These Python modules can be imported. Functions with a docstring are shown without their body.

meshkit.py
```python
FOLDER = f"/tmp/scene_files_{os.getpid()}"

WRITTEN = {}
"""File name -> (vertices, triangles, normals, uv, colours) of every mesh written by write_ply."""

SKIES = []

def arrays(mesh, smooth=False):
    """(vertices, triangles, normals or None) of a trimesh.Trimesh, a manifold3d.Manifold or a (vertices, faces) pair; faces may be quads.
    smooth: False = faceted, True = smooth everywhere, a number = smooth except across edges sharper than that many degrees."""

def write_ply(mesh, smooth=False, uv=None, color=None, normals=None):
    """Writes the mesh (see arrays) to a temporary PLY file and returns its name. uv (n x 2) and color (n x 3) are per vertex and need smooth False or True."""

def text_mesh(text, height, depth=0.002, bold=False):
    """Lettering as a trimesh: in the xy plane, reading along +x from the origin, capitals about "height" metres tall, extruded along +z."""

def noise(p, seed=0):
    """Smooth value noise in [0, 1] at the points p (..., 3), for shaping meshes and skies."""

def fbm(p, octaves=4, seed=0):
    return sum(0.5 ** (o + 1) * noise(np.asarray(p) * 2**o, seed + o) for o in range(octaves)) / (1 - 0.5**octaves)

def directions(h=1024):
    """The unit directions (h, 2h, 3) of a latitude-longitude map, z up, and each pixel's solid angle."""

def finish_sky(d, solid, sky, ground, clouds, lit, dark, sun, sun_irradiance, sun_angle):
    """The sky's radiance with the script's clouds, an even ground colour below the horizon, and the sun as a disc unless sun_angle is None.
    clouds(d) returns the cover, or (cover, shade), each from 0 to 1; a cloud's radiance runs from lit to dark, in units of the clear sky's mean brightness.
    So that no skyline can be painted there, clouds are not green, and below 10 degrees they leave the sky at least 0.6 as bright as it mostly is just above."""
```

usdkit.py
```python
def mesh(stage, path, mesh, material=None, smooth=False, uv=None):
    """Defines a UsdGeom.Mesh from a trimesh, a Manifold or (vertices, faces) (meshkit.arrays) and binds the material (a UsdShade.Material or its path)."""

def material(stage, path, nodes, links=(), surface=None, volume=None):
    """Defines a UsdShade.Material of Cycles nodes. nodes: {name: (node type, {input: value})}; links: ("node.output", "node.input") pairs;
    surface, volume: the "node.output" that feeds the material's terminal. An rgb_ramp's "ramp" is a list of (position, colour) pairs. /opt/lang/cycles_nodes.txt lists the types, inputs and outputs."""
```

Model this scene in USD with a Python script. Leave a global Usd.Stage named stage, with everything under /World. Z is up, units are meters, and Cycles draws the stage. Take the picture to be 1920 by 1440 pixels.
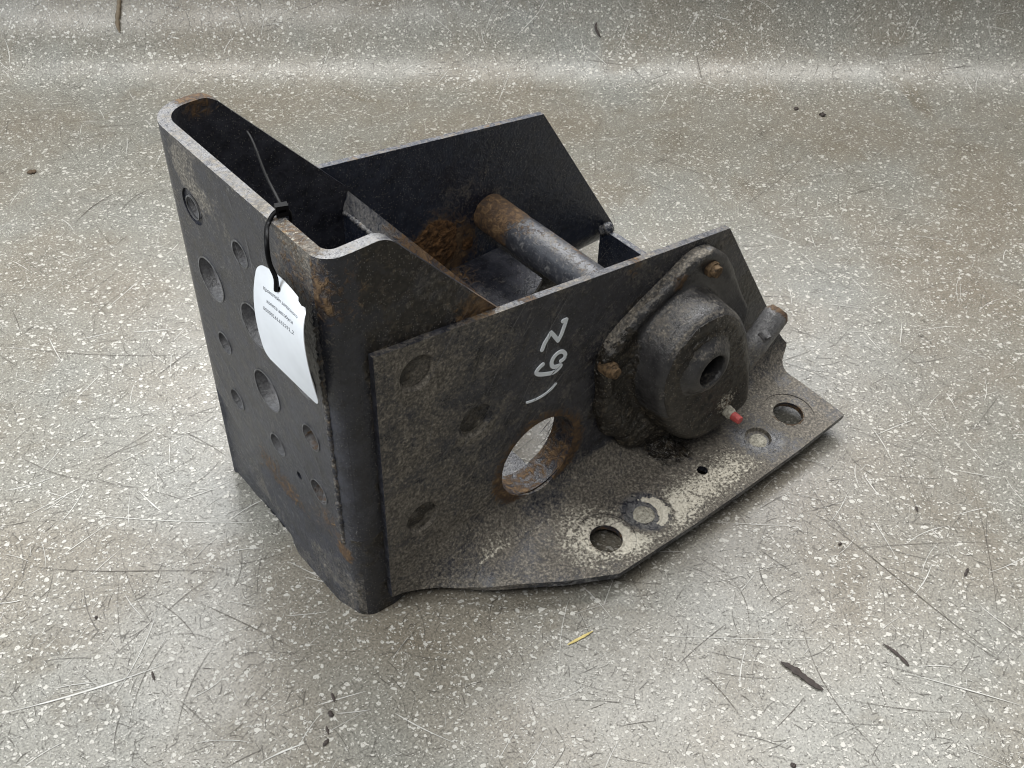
import math, random
import numpy as np, trimesh, manifold3d as m3, shapely
from shapely.geometry import Polygon, Point, LineString, box as sbox
from scipy.spatial import cKDTree
from pxr import Usd, UsdGeom, UsdLux, UsdShade, Gf, Sdf, Vt
import usdkit, meshkit
from meshkit import fbm, noise

rng = np.random.default_rng(7)
random.seed(7)
T_ = Sdf.ValueTypeNames
stage = Usd.Stage.CreateInMemory()
UsdGeom.SetStageUpAxis(stage, UsdGeom.Tokens.z)
UsdGeom.SetStageMetersPerUnit(stage, 1.0)
UsdGeom.Xform.Define(stage, '/World')
UsdGeom.Scope.Define(stage, '/World/Looks')

# ------------------------------------------------------------------ camera
EYE = np.array([-0.2832, -0.6321, 0.8033])
RM = np.array([[0.7695, -0.6381, 0.0259], [-0.4162, -0.5319, -0.7375], [0.4843, 0.5567, -0.6749]])   # right, down, forward
u_, _, v_ = np.linalg.svd(RM); RM = u_ @ v_
FPX = 2137.0                                                     # focal length in pixels of a 1920-wide picture
cam = UsdGeom.Camera.Define(stage, '/World/camera')
M = np.eye(4); M[0, :3], M[1, :3], M[2, :3], M[3, :3] = RM[0], -RM[1], -RM[2], EYE
cam.AddTransformOp().Set(Gf.Matrix4d(*M.ravel().tolist()))
cam.CreateHorizontalApertureAttr(36.0); cam.CreateVerticalApertureAttr(27.0)
cam.CreateFocalLengthAttr(FPX / 1920 * 36); cam.CreateClippingRangeAttr(Gf.Vec2f(0.05, 50))
cam.CreateExposureAttr(-0.08)

# ------------------------------------------------------------------ light: lamps of the room and its dim walls
def rect_light(name, pos, target, w, h, inten, color):
    l = UsdLux.RectLight.Define(stage, '/World/' + name)
    z = np.array(pos, float) - np.array(target, float); z /= np.linalg.norm(z)
    up = np.array([0, 0, 1.0]) if abs(z[2]) < .95 else np.array([.63, .78, 0])
    x = np.cross(up, z); x /= np.linalg.norm(x); y = np.cross(z, x)
    m = np.eye(4); m[0, :3], m[1, :3], m[2, :3], m[3, :3] = x, y, z, pos
    l.AddTransformOp().Set(Gf.Matrix4d(*m.ravel().tolist()))
    l.CreateWidthAttr(w); l.CreateHeightAttr(h); l.CreateIntensityAttr(inten); l.CreateColorAttr(Gf.Vec3f(*color))
    return l
rect_light('ceiling_lamp', (1.05, 0.80, 2.5), (0.4, 0.2, 0), 3.8, 0.20, 40.0, (1.0, 0.985, 0.95))
rect_light('ceiling_lamp_001', (-1.25, -0.30, 2.35), (0.2, -0.05, 0), 2.2, 0.16, 44.0, (1.0, 0.985, 0.955))
rect_light('window_light', (-2.3, 1.1, 1.6), (0.2, 0.1, 0.1), 1.5, 1.3, 14.0, (0.84, 0.92, 1.0))
rect_light('ceiling_lamp_002', (1.75, 1.75, 2.2), (0.3, 0.0, 0.05), 2.4, 1.0, 13.0, (0.97, 0.98, 1.0))
dome = UsdLux.DomeLight.Define(stage, '/World/room_light')
dome.CreateIntensityAttr(0.07); dome.CreateColorAttr(Gf.Vec3f(0.95, 0.97, 1.0))

# ------------------------------------------------------------------ helpers
def ray(px, py):
    return RM.T @ np.array([(px - 960) / FPX, (py - 720) / FPX, 1.0])
def on_plane(px, py, axis, c):
    d = ray(px, py); return EYE + d * (c - EYE[axis]) / d[axis]
COUNT = {}
def path_for(name, parent):
    base = (str(parent.GetPath()) if parent is not None else '/World') + '/' + name
    k = COUNT.get(base, 0); COUNT[base] = k + 1
    return base if k == 0 else '%s_%03d' % (base, k)
def tag(prim, label=None, category=None, group=None, kind=None):
    for k, v in (('label', label), ('category', category), ('group', group), ('kind', kind)):
        if v: prim.SetCustomDataByKey(k, v)
    return prim
def xform(name, parent=None, loc=(0, 0, 0)):
    x = UsdGeom.Xform.Define(stage, path_for(name, parent))
    x.AddTranslateOp().Set(Gf.Vec3d(*map(float, loc)))
    return x.GetPrim()
def obj(name, mesh, mat, parent=None, smooth=False, masks=None, loc=None):
    """One Mesh prim. masks(P, N) -> two (n,3) arrays that become the primvars msk and msk2 (where rust, dust, grease, scrapes, crust are)."""
    v, f, n = meshkit.arrays(mesh, smooth)
    p = path_for(name, parent)
    m = usdkit.mesh(stage, p, (v - (np.array(loc) if loc is not None else 0), f), mat)
    if n is not None:
        m.CreateNormalsAttr(Vt.Vec3fArray.FromNumpy(n.astype(np.float32))); m.SetNormalsInterpolation('vertex')
    if loc is not None:
        m.AddTranslateOp().Set(Gf.Vec3d(*map(float, loc)))
    if masks is not None:
        nn = n
        if nn is None:
            fn = np.cross(v[f[:, 1]] - v[f[:, 0]], v[f[:, 2]] - v[f[:, 0]]); nn = np.zeros_like(v)
            for k in range(3): np.add.at(nn, f[:, k], fn)
            nn /= np.maximum(np.linalg.norm(nn, axis=1, keepdims=True), 1e-12)
        a, b = masks(v, nn)
        api = UsdGeom.PrimvarsAPI(m)
        api.CreatePrimvar('msk', T_.Color3fArray, 'vertex').Set(Vt.Vec3fArray.FromNumpy(np.clip(a, 0, 1).astype(np.float32)))
        api.CreatePrimvar('msk2', T_.Color3fArray, 'vertex').Set(Vt.Vec3fArray.FromNumpy(np.clip(b, 0, 1).astype(np.float32)))
    return m.GetPrim()
def rings(g):
    return [np.array(g.exterior.coords)[:-1]] + [np.array(i.coords)[:-1] for i in g.interiors]
def extrude(poly, h, edge=None):
    polys = getattr(poly, 'geoms', [poly]); rr = []
    for g in polys:
        g = shapely.geometry.polygon.orient(g); rr += rings(g)
    man = m3.Manifold.extrude(m3.CrossSection(rr, m3.FillRule.EvenOdd), h)
    return man.refine_to_length(edge) if edge else man
def warp(man, fn):
    mm = man.to_mesh(); v = fn(np.array(mm.vert_properties[:, :3], float)); f = np.array(mm.tri_verts)
    return (v, f) if np.einsum('ij,ij->', v[f[:, 0]] - v.mean(0), np.cross(v[f[:, 1]] - v.mean(0), v[f[:, 2]] - v.mean(0))) > 0 else (v, f[:, ::-1])
def circle(x, y, r, n=40):
    return Polygon([(x + r * math.cos(a), y + r * math.sin(a)) for a in np.linspace(0, 2 * math.pi, n, endpoint=False)])
def cyl(p0, p1, r, r1=None, n=32):
    p0, p1 = np.array(p0, float), np.array(p1, float); d = p1 - p0; L = np.linalg.norm(d)
    man = m3.Manifold.cylinder(L, r, r if r1 is None else r1, n)
    z = d / L; x = np.cross(z, [0, 1, 0] if abs(z[1]) < .9 else [1, 0, 0]); x /= np.linalg.norm(x); y = np.cross(z, x)
    return man.transform(np.column_stack([x, y, z, p0]))
def tube(pts, r, n=8, flat=1.0, caps=True):
    pts = np.array(pts, float); k = len(pts); r = np.broadcast_to(r, k)
    t = np.gradient(pts, axis=0); t /= np.linalg.norm(t, axis=1, keepdims=True)
    a = np.cross(t[0], [0.3, 0.2, 0.93]); a /= np.linalg.norm(a); V = []
    for i in range(k):
        a = a - t[i] * (a @ t[i]); a /= np.linalg.norm(a); b = np.cross(t[i], a)
        for j in range(n):
            w = 2 * math.pi * j / n; V.append(pts[i] + r[i] * (math.cos(w) * a + flat * math.sin(w) * b))
    F = []
    for i in range(k - 1):
        for j in range(n):
            q = (i * n + j, i * n + (j + 1) % n, (i + 1) * n + (j + 1) % n, (i + 1) * n + j); F += [q[:3], (q[0], q[2], q[3])]
    for i, s in ((0, 1), (k - 1, 0)):
        c = len(V); V.append(pts[i])
        for j in range(n):
            e = (i * n + j, i * n + (j + 1) % n); F.append((c, e[1], e[0]) if s else (c, e[0], e[1]))
    return np.array(V), np.array(F)
def spline(pts, n=40):
    from scipy.interpolate import CubicSpline
    pts = np.array(pts, float); s = np.r_[0, np.cumsum(np.linalg.norm(np.diff(pts, axis=0), axis=1))]
    return CubicSpline(s, pts)(np.linspace(0, s[-1], n))
def closed_spline(p, n):
    q = np.array([np.convolve(np.r_[p[-2:, k], p[:, k], p[:2, k]], [.1, .2, .4, .2, .1], 'valid') for k in (0, 1)]).T
    from scipy.interpolate import CubicSpline
    q = np.vstack([q, q[:1]]); return CubicSpline(np.linspace(0, 1, len(q)), q, bc_type='periodic')(np.linspace(0, 1, n, endpoint=False))
def sm(x, a, b):
    t = np.clip((x - a) / (b - a), 0, 1); return t * t * (3 - 2 * t)
def blob(P, c, r, soft=.5):
    d = np.linalg.norm(P - np.array(c), axis=1) / r; return 1 - sm(d, 1 - soft, 1 + soft)

# ------------------------------------------------------------------ materials
def mat(name, nodes, links, surface='p.BSDF'):
    return usdkit.material(stage, '/World/Looks/' + name, nodes, links, surface=surface)

def floor_material():
    n = {'geo': ('geometry', {}), 'n1': ('noise_texture', {'scale': 3.4, 'detail': 3., 'roughness': .6}), 'n2': ('noise_texture', {'scale': 11., 'detail': 5., 'roughness': .68, 'distortion': .6}), 'n3': ('noise_texture', {'scale': 480., 'detail': 2., 'roughness': .7})}
    l = [('geo.position', k + '.vector') for k in ('n1', 'n2', 'n3')]
    n['r1'] = ('rgb_ramp', {'ramp': [(.25, (.180, .183, .168)), (.45, (.180, .174, .150)), (.58, (.174, .158, .128)), (.8, (.148, .124, .092))]})
    n['r2'] = ('map_range', {'from_min': .52, 'from_max': .72, 'to_max': .7, 'clamp': True})
    n['b1'] = ('mix_color', {'b': (.11, .09, .06)})
    n['r3'] = ('map_range', {'from_min': .25, 'from_max': .75, 'to_min': .4, 'to_max': 1.6})
    n['b2'] = ('vector_math', {'math_type': 'scale'})
    n['ro'] = ('map_range', {'from_min': .3, 'from_max': .7, 'to_min': .26, 'to_max': .42})
    n['bu'] = ('bump', {'strength': .3, 'distance': .0005})
    n['p'] = ('principled_bsdf', {'specular_ior_level': .5})
    l += [('n1.fac', 'r1.fac'), ('n2.fac', 'r2.value'), ('r1.color', 'b1.a'), ('r2.result', 'b1.fac'), ('n3.fac', 'r3.value'), ('b1.result', 'b2.vector1'), ('r3.result', 'b2.scale'), ('b2.vector', 'p.base_color'),
          ('n2.fac', 'ro.value'), ('ro.result', 'p.roughness'), ('n3.fac', 'bu.height'), ('bu.normal', 'p.normal')]
    return mat('vinyl_ground', n, l)
def chip_material(name, stops, rough):
    n = {'geo': ('geometry', {}), 'r': ('rgb_ramp', {'ramp': stops}), 'p': ('principled_bsdf', {'roughness': rough})}
    return mat(name, n, [('geo.random_per_island', 'r.fac'), ('r.color', 'p.base_color')])

def steel(name, c0, c1, rough=(.34, .55), grain=1.0, speck=.35, bevel=False):
    """Black paint over steel; the primvars say where rust, dust and grease (msk), bare scraped metal, pale crust and coarse pitting (msk2) lie."""
    n, l = {}, []
    n['geo'] = ('geometry', {}); n['a1'] = ('attribute', {'attribute': 'msk'}); n['a2'] = ('attribute', {'attribute': 'msk2'})
    n['s1'] = ('separate_color', {}); n['s2'] = ('separate_color', {}); l += [('a1.color', 's1.color'), ('a2.color', 's2.color')]
    def ns(k, scale, detail=4., rgh=.6, dist=0.):
        n[k] = ('noise_texture', {'scale': float(scale), 'detail': detail, 'roughness': rgh, 'distortion': dist}); l.append(('geo.position', k + '.vector')); return k + '.fac'
    ns('big', 16.); ns('mid', 70., 5.); ns('fin', 420., 4., .7); ns('gr', 170., 5., .62, .8); ns('cn', 380., 5., .66)
    n['base'] = ('rgb_ramp', {'ramp': [(.3, c0), (.7, c1)]}); l.append(('mid.fac', 'base.fac'))
    def thr(k, src, nz, amp, lo, hi, top=1.):
        n['o' + k] = ('math', {'math_type': 'subtract', 'value2': .5}); n['q' + k] = ('math', {'math_type': 'multiply_add', 'value2': amp}); n['t' + k] = ('map_range', {'range_type': 'smoothstep', 'from_min': lo, 'from_max': hi, 'to_max': top, 'clamp': True})
        l.extend([(nz, f'o{k}.value1'), (f'o{k}.value', f'q{k}.value1'), (src, f'q{k}.value3'), (f'q{k}.value', f't{k}.value')]); return f't{k}.result'
    n['gf'] = ('math', {'math_type': 'multiply_add', 'value2': .5}); n['gf2'] = ('math', {'math_type': 'multiply', 'value2': .5}); l += [('fin.fac', 'gf2.value1'), ('gr.fac', 'gf.value1'), ('gf2.value', 'gf.value3')]
    gz = thr('g', 's1.b', 'mid.fac', .9, .4, .62); sc = thr('s', 's2.r', 'gr.fac', 1.1, .42, .62, .9); n['bp'] = ('map_range', {'from_min': .36, 'from_max': .64, 'to_min': -.26, 'to_max': .24}); n['ba'] = ('math', {'math_type': 'add'}); n['bz'] = ('math', {'math_type': 'multiply', 'value2': 3.}); n['bk'] = ('math', {'math_type': 'minimum', 'value2': 1.}); n['bw'] = ('math', {'math_type': 'multiply_add'}); ns('lob', 34., 5., .6, .5); l += [('lob.fac', 'bp.value'), ('s1.g', 'bz.value1'), ('bz.value', 'bk.value1'), ('bp.result', 'bw.value1'), ('bk.value', 'bw.value2'), ('s1.g', 'bw.value3')]
    du = thr('d', 'bw.value', 'gf.value', 2.1, .25, .95, .92); ru = thr('r', 's1.r', 'gr.fac', 1.5, .30, .80, .95); cr = thr('c', 's2.g', 'cn.fac', 2.2, .38, .80, .95)
    # thin sparkle of dust specks everywhere
    n['vs'] = ('voronoi_texture', {'scale': 560., 'use_normalize': False}); n['vc'] = ('separate_color', {}); n['vt'] = ('map_range', {'from_min': .3, 'from_max': .18, 'clamp': True}); n['vk'] = ('math', {'math_type': 'greater_than', 'value2': .55}); n['vm'] = ('math', {'math_type': 'multiply'}); n['vb'] = ('map_range', {'from_min': .34, 'from_max': .6, 'to_max': speck * .6, 'clamp': True}); n['vx'] = ('math', {'math_type': 'multiply'})
    n['vg'] = ('math', {'math_type': 'maximum'}); n['vh'] = ('math', {'math_type': 'multiply', 'value2': .55}); l += [('vb.result', 'vg.value1'), ('s2.b', 'vh.value1'), ('vh.value', 'vg.value2')]
    l += [('geo.position', 'vs.vector'), ('vs.color', 'vc.color'), ('vs.distance', 'vt.value'), ('vc.r', 'vk.value1'), ('vt.result', 'vm.value1'), ('vk.value', 'vm.value2'), ('big.fac', 'vb.value'), ('vm.value', 'vx.value1'), ('vg.value', 'vx.value2')]
    n['rc'] = ('rgb_ramp', {'ramp': [(.25, (.020, .012, .007)), (.45, (.055, .030, .014)), (.6, (.115, .066, .028)), (.78, (.24, .16, .08))]}); l.append(('gr.fac', 'rc.fac'))
    n['dc'] = ('rgb_ramp', {'ramp': [(.28, (.022, .019, .016)), (.45, (.088, .078, .064)), (.6, (.20, .178, .146)), (.78, (.44, .40, .335))]}); l.append(('fin.fac', 'dc.fac'))
    n['cc'] = ('rgb_ramp', {'ramp': [(.3, (.38, .345, .275)), (.6, (.70, .66, .56))]}); l.append(('fin.fac', 'cc.fac'))
    n['gc'] = ('rgb_ramp', {'ramp': [(.3, (.004, .0035, .003)), (.52, (.016, .013, .010)), (.64, (.05, .041, .029)), (.78, (.13, .108, .075))]}); l.append(('gr.fac', 'gc.fac'))
    n['sc'] = ('rgb_ramp', {'ramp': [(.3, (.07, .07, .072)), (.7, (.21, .21, .215))]}); l.append(('fin.fac', 'sc.fac'))
    prev = 'base.color'
    for k, fac, col in (('m1', sc, 'sc.color'), ('m2', du, 'dc.color'), ('m3', gz, 'gc.color'), ('m0', 'vx.value', (.36, .34, .30)), ('m4', ru, 'rc.color'), ('m5', cr, 'cc.color')):
        n[k] = ('mix_color', {} if isinstance(col, str) else {'b': col}); l += [(prev, k + '.a'), (fac, k + '.fac')]
        if isinstance(col, str): l.append((col, k + '.b'))
        prev = k + '.result'
    l.append((prev, 'p.base_color'))
    # roughness: paint, matt where dusty / rusty, satin where greasy
    n['rp'] = ('map_range', {'from_min': .3, 'from_max': .7, 'to_min': rough[0], 'to_max': rough[1], 'clamp': True}); l.append(('mid.fac', 'rp.value'))
    n['mt'] = ('math', {'math_type': 'maximum'}); n['mt2'] = ('math', {'math_type': 'maximum'}); l += [(du, 'mt.value1'), (ru, 'mt.value2'), ('mt.value', 'mt2.value1'), (cr, 'mt2.value2')]
    n['r1'] = ('mix_float', {'b': .85}); n['r2'] = ('mix_float', {'b': .2}); l += [('rp.result', 'r1.a'), ('mt2.value', 'r1.fac'), ('r1.result', 'r2.a'), (gz, 'r2.fac'), ('r2.result', 'p.roughness')]
    # relief
    n['w1'] = ('math', {'math_type': 'maximum'}); n['w2'] = ('math', {'math_type': 'maximum'}); n['w3'] = ('map_range', {'to_min': .12 * grain, 'to_max': 1.}); l += [(gz, 'w1.value1'), (ru, 'w1.value2'), ('w1.value', 'w2.value1'), ('s2.b', 'w2.value2'), ('w2.value', 'w3.value')]
    n['hh'] = ('math', {'math_type': 'multiply'}); n['h2'] = ('math', {'math_type': 'multiply_add', 'value2': .22 * grain}); n['h3'] = ('math', {'math_type': 'multiply_add', 'value2': .25}); n['h4'] = ('math', {'math_type': 'multiply_add', 'value2': .3})
    l += [('gr.fac', 'hh.value1'), ('w3.result', 'hh.value2'), ('fin.fac', 'h2.value1'), ('hh.value', 'h2.value3'), ('vm.value', 'h3.value1'), ('h2.value', 'h3.value3'), (cr, 'h4.value1'), ('h3.value', 'h4.value3')]
    n['bu'] = ('bump', {'strength': .9, 'distance': .0026}); l += [('h4.value', 'bu.height'), ('bu.normal', 'p.normal')]
    if bevel:
        n['bv'] = ('bevel', {'radius': .0011, 'samples': 4}); l.append(('bv.bevel', 'bu.normal'))
    n['p'] = ('principled_bsdf', {'specular_ior_level': .5})
    return mat(name, n, l)

def plain(name, col, rough=.5, var=.25, scale=60., bump=0., spec=.5, col2=None):
    n = {'g': ('geometry', {}), 'n': ('noise_texture', {'scale': scale, 'detail': 4., 'roughness': .62}), 'r': ('rgb_ramp', {'ramp': [(.3, tuple(c * (1 - var) for c in col)), (.7, col2 or tuple(min(1, c * (1 + var)) for c in col))]}), 'p': ('principled_bsdf', {'roughness': rough, 'specular_ior_level': spec})}
    l = [('g.position', 'n.vector'), ('n.fac', 'r.fac'), ('r.color', 'p.base_color')]
    if bump:
        n['b'] = ('bump', {'strength': .8, 'distance': bump}); l += [('n.fac', 'b.height'), ('b.normal', 'p.normal')]
    return mat(name, n, l)

FLOOR = floor_material()
CHIP = chip_material('vinyl_chip', [(0, (.42, .405, .365)), (.3, (.58, .56, .50)), (.7, (.70, .67, .59)), (1, (.80, .77, .69))], .42)
FLECK = chip_material('vinyl_dark_fleck', [(0, (.06, .052, .043)), (.5, (.105, .092, .077)), (1, (.17, .152, .13))], .5)
PAINT = steel('black_paint', (.010, .0107, .0148), (.030, .032, .043), (.16, .33), speck=.6)
INNER = steel('dark_blue_black_paint', (.009, .012, .022), (.021, .027, .044), (.16, .34), grain=.8, speck=.9)
CAST = steel('greasy_cast_iron', (.014, .014, .016), (.040, .039, .040), (.16, .34), grain=1.3, bevel=False)
SCRATCH = plain('scratch_dark', (.075, .064, .054), .8); SCRATCHW = plain('scratch_white', (.46, .45, .42), .7)
WHITE = plain('white_marker', (.72, .76, .80), .55, .06)
PAPER = plain('tag_paper', (.62, .64, .665), .5, .05, 45.)
INK = plain('tag_ink', (.10, .105, .12), .6)
NYLON = plain('black_nylon', (.003, .003, .0035), .45, .1, spec=.1)
RUSTY = plain('rusty_bolt', (.035, .021, .012), .8, .6, 300., .0014, .3, (.19, .125, .068))
RED = plain('red_plastic', (.42, .07, .065), .5, .25, 500., .0006)
CRUST = plain('pale_grease_crust', (.26, .24, .19), .75, .5, 420., .002, .4, (.6, .57, .48))
SCAB = plain('flaking_rust', (.024, .012, .007), .85, .6, 230., .004, .3, (.165, .085, .034))
DEBRIS = plain('dark_splinter', (.035, .026, .022), .75, .4, 300., .0008)
STRAW = plain('dry_straw', (.52, .42, .16), .7)

# ------------------------------------------------------------------ the setting: one sheet of speckled vinyl, swept up at the back
N2 = np.array([.625, .7806]); T2 = np.array([.7806, -.625])          # away from the camera / along the cove
COVE_S, COVE_R = .790, .17
def floor_profile():
    pr_ = [(-3.2, 0.)] + [(s, 0.) for s in np.linspace(-1.5, COVE_S, 14)]
    for a in np.linspace(0, math.radians(83), 22)[1:]:
        pr_.append((COVE_S + COVE_R * math.sin(a), COVE_R * (1 - math.cos(a))))
    a = math.radians(83); e = pr_[-1]
    pr_ += [(e[0] + L * math.cos(a), e[1] + L * math.sin(a)) for L in (.2, .42)]
    return np.array(pr_)
PROF = floor_profile()
def floor_point(px, py, lift=0.):
    """Where the sheet lies under a point of the view (flat part, cove or upright part)."""
    d = ray(px, py); p = EYE - d * EYE[2] / d[2]
    if p[:2] @ N2 > COVE_S:
        for t in np.linspace(.6, 3., 4000):
            q = EYE + d * t; s = q[:2] @ N2
            z = np.interp(s, PROF[:, 0], PROF[:, 1]) if s < PROF[-1, 0] else 9
            if q[2] <= z: return q - d * .0015 - d / np.linalg.norm(d) * lift
    p[2] += lift; return p
tt = np.linspace(-3.2, 3.2, 40)
V = np.array([[*(s * N2 + t * T2), z] for s, z in PROF for t in tt]); F = []
for i in range(len(PROF) - 1):
    for j in range(len(tt) - 1):
        a = i * len(tt) + j; F += [(a, a + 1, a + len(tt) + 1), (a, a + len(tt) + 1, a + len(tt))]
F = np.array(F)
if np.cross(V[F[0, 1]] - V[F[0, 0]], V[F[0, 2]] - V[F[0, 0]])[2] < 0: F = F[:, ::-1]
floor = xform('floor'); tag(floor, kind='structure')
obj('vinyl_sheet', (V, F), FLOOR, floor, smooth=True)

def join(parts):
    vs, fs, o = [], [], 0
    for v, f in parts: vs.append(v); fs.append(np.asarray(f) + o); o += len(v)
    return np.vstack(vs), np.vstack(fs)
# the chips in the vinyl: thin irregular flakes, light and dark, all over the sheet (nobody could count them)
SL = np.r_[0, np.cumsum(np.linalg.norm(np.diff(PROF, axis=0), axis=1))]
def on_sheet(S, t, lift):
    s = np.interp(S, SL, PROF[:, 0]); z = np.interp(S, SL, PROF[:, 1]); e = 1e-3
    ds = (np.interp(S + e, SL, PROF[:, 0]) - s) / e; dz = (np.interp(S + e, SL, PROF[:, 1]) - z) / e
    return np.c_[(s - dz * lift)[:, None] * N2 + t[:, None] * T2, z + ds * lift]
def seen(P, m=90):
    q = (P - EYE) @ RM.T; x, y = 960 + FPX * q[:, 0] / q[:, 2], 720 + FPX * q[:, 1] / q[:, 2]
    return (q[:, 2] > .1) & (x > -m) & (x < 1920 + m) & (y > -m) & (y < 1440 + m)
S0 = np.interp(-1.3, PROF[:, 0], SL); S1 = SL[-1]
def flakes(per_m2, lo_, hi_, asp, k, lift, bias, seed, full=False):
    g = np.random.default_rng(seed); n = int(per_m2 * (S1 - S0) * 3.4)
    S, t = g.uniform(S0, S1, n), g.uniform(-1.7, 1.7, n); ok = seen(on_sheet(S, t, 0)); S, t = S[ok], t[ok]; n = len(S)
    a = lo_ + (hi_ - lo_) * g.beta(1.3, 3.2, n); b = a / (asp * (.62 + .38 * g.random(n)) if full else 1 + (asp - 1) * g.random(n)); rot = np.where(g.random(n) < bias, g.normal(.0, .45, n), g.uniform(0, math.pi, n))
    th = np.linspace(0, 2 * math.pi, k, endpoint=False)[None] + g.normal(0, .16, (n, k)); r = 1 + g.uniform(-.38, .25, (n, k))
    x, y = a[:, None] / 2 * r * np.cos(th), b[:, None] / 2 * r * np.sin(th); bend_ = g.normal(0, .25, n)[:, None] / a[:, None]; y = y + bend_ * x * x; lift = np.repeat(lift + g.uniform(0, .00022, n), k)
    c, q = np.cos(rot)[:, None], np.sin(rot)[:, None]; X, Y = x * c - y * q, x * q + y * c
    V = on_sheet((S[:, None] + Y).ravel(), (t[:, None] + X).ravel(), lift)
    i = np.arange(n)[:, None] * k; F = np.concatenate([np.stack([i + 0, i + j + 1, i + j], -1) for j in range(1, k - 1)], 1).reshape(-1, 3)
    if np.cross(V[F[0, 1]] - V[F[0, 0]], V[F[0, 2]] - V[F[0, 0]]) @ np.array([*-N2, 1]) < 0: F = F[:, ::-1]
    return V, F
tag(obj('pale_chips', join([flakes(17000, .0016, .0070, 2.4, 8, .00012, .45, 1), flakes(52000, .0007, .0030, 2.8, 6, .00010, .45, 2)]), CHIP, floor), kind='stuff')
def hairs(per_m2, lo_, hi_, w0, w1, lift, curv, seed, seg=4):
    """Fine short scratches cut into the sheet, each a strip of its own."""
    g = np.random.default_rng(seed); n = int(per_m2 * (S1 - S0) * 3.4)
    S, t = g.uniform(S0, S1, n), g.uniform(-1.7, 1.7, n); ok = seen(on_sheet(S, t, 0)) & (g.random(n) < .35 + 1.0 * noise(np.c_[S * 5, t * 5, 0 * S], seed)); S, t = S[ok], t[ok]; n = len(S)
    a = lo_ + (hi_ - lo_) * g.beta(1.1, 3.5, n); w = g.uniform(w0, w1, n); th = g.uniform(0, math.pi, n); k = g.normal(0, curv, n)
    u = np.linspace(-.5, .5, seg + 1)[None]; ang = th[:, None] + k[:, None] * u
    X = np.cumsum(np.cos(ang), 1) * a[:, None] / (seg + 1); Y = np.cumsum(np.sin(ang), 1) * a[:, None] / (seg + 1); tp_ = w[:, None] / 2 * np.array([[.25] + [1.] * (seg - 1) + [.25]]) * g.uniform(.6, 1.3, (n, seg + 1))
    q = np.stack([np.stack([X - np.sin(ang) * tp_ * sgn, Y + np.cos(ang) * tp_ * sgn], -1) for sgn in (1, -1)], 2).reshape(n, -1, 2); m = q.shape[1]
    V = on_sheet((S[:, None] + q[:, :, 1]).ravel(), (t[:, None] + q[:, :, 0]).ravel(), np.repeat(lift + g.uniform(0, .00015, n), m))
    i = np.arange(n)[:, None] * m; F = np.concatenate([np.stack([i + 2 * j, i + 2 * j + 1, i + 2 * j + 3], -1) for j in range(seg)] + [np.stack([i + 2 * j, i + 2 * j + 3, i + 2 * j + 2], -1) for j in range(seg)], 1).reshape(-1, 3)
    if np.cross(V[F[0, 1]] - V[F[0, 0]], V[F[0, 2]] - V[F[0, 0]]) @ np.array([*-N2, 1]) < 0: F = F[:, ::-1]
    return V, F
tag(obj('dark_flecks', join([flakes(45000, .0004, .0013, 2.2, 4, .00030, .2, 3), hairs(75000, .0010, .0085, .00020, .00045, .00034, .7, 4, 2), hairs(7000, .006, .030, .00022, .0005, .00036, .5, 5, 4), hairs(700, .03, .10, .0002, .0005, .0004, .35, 6, 8)]), FLECK, floor), kind='stuff')
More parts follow.
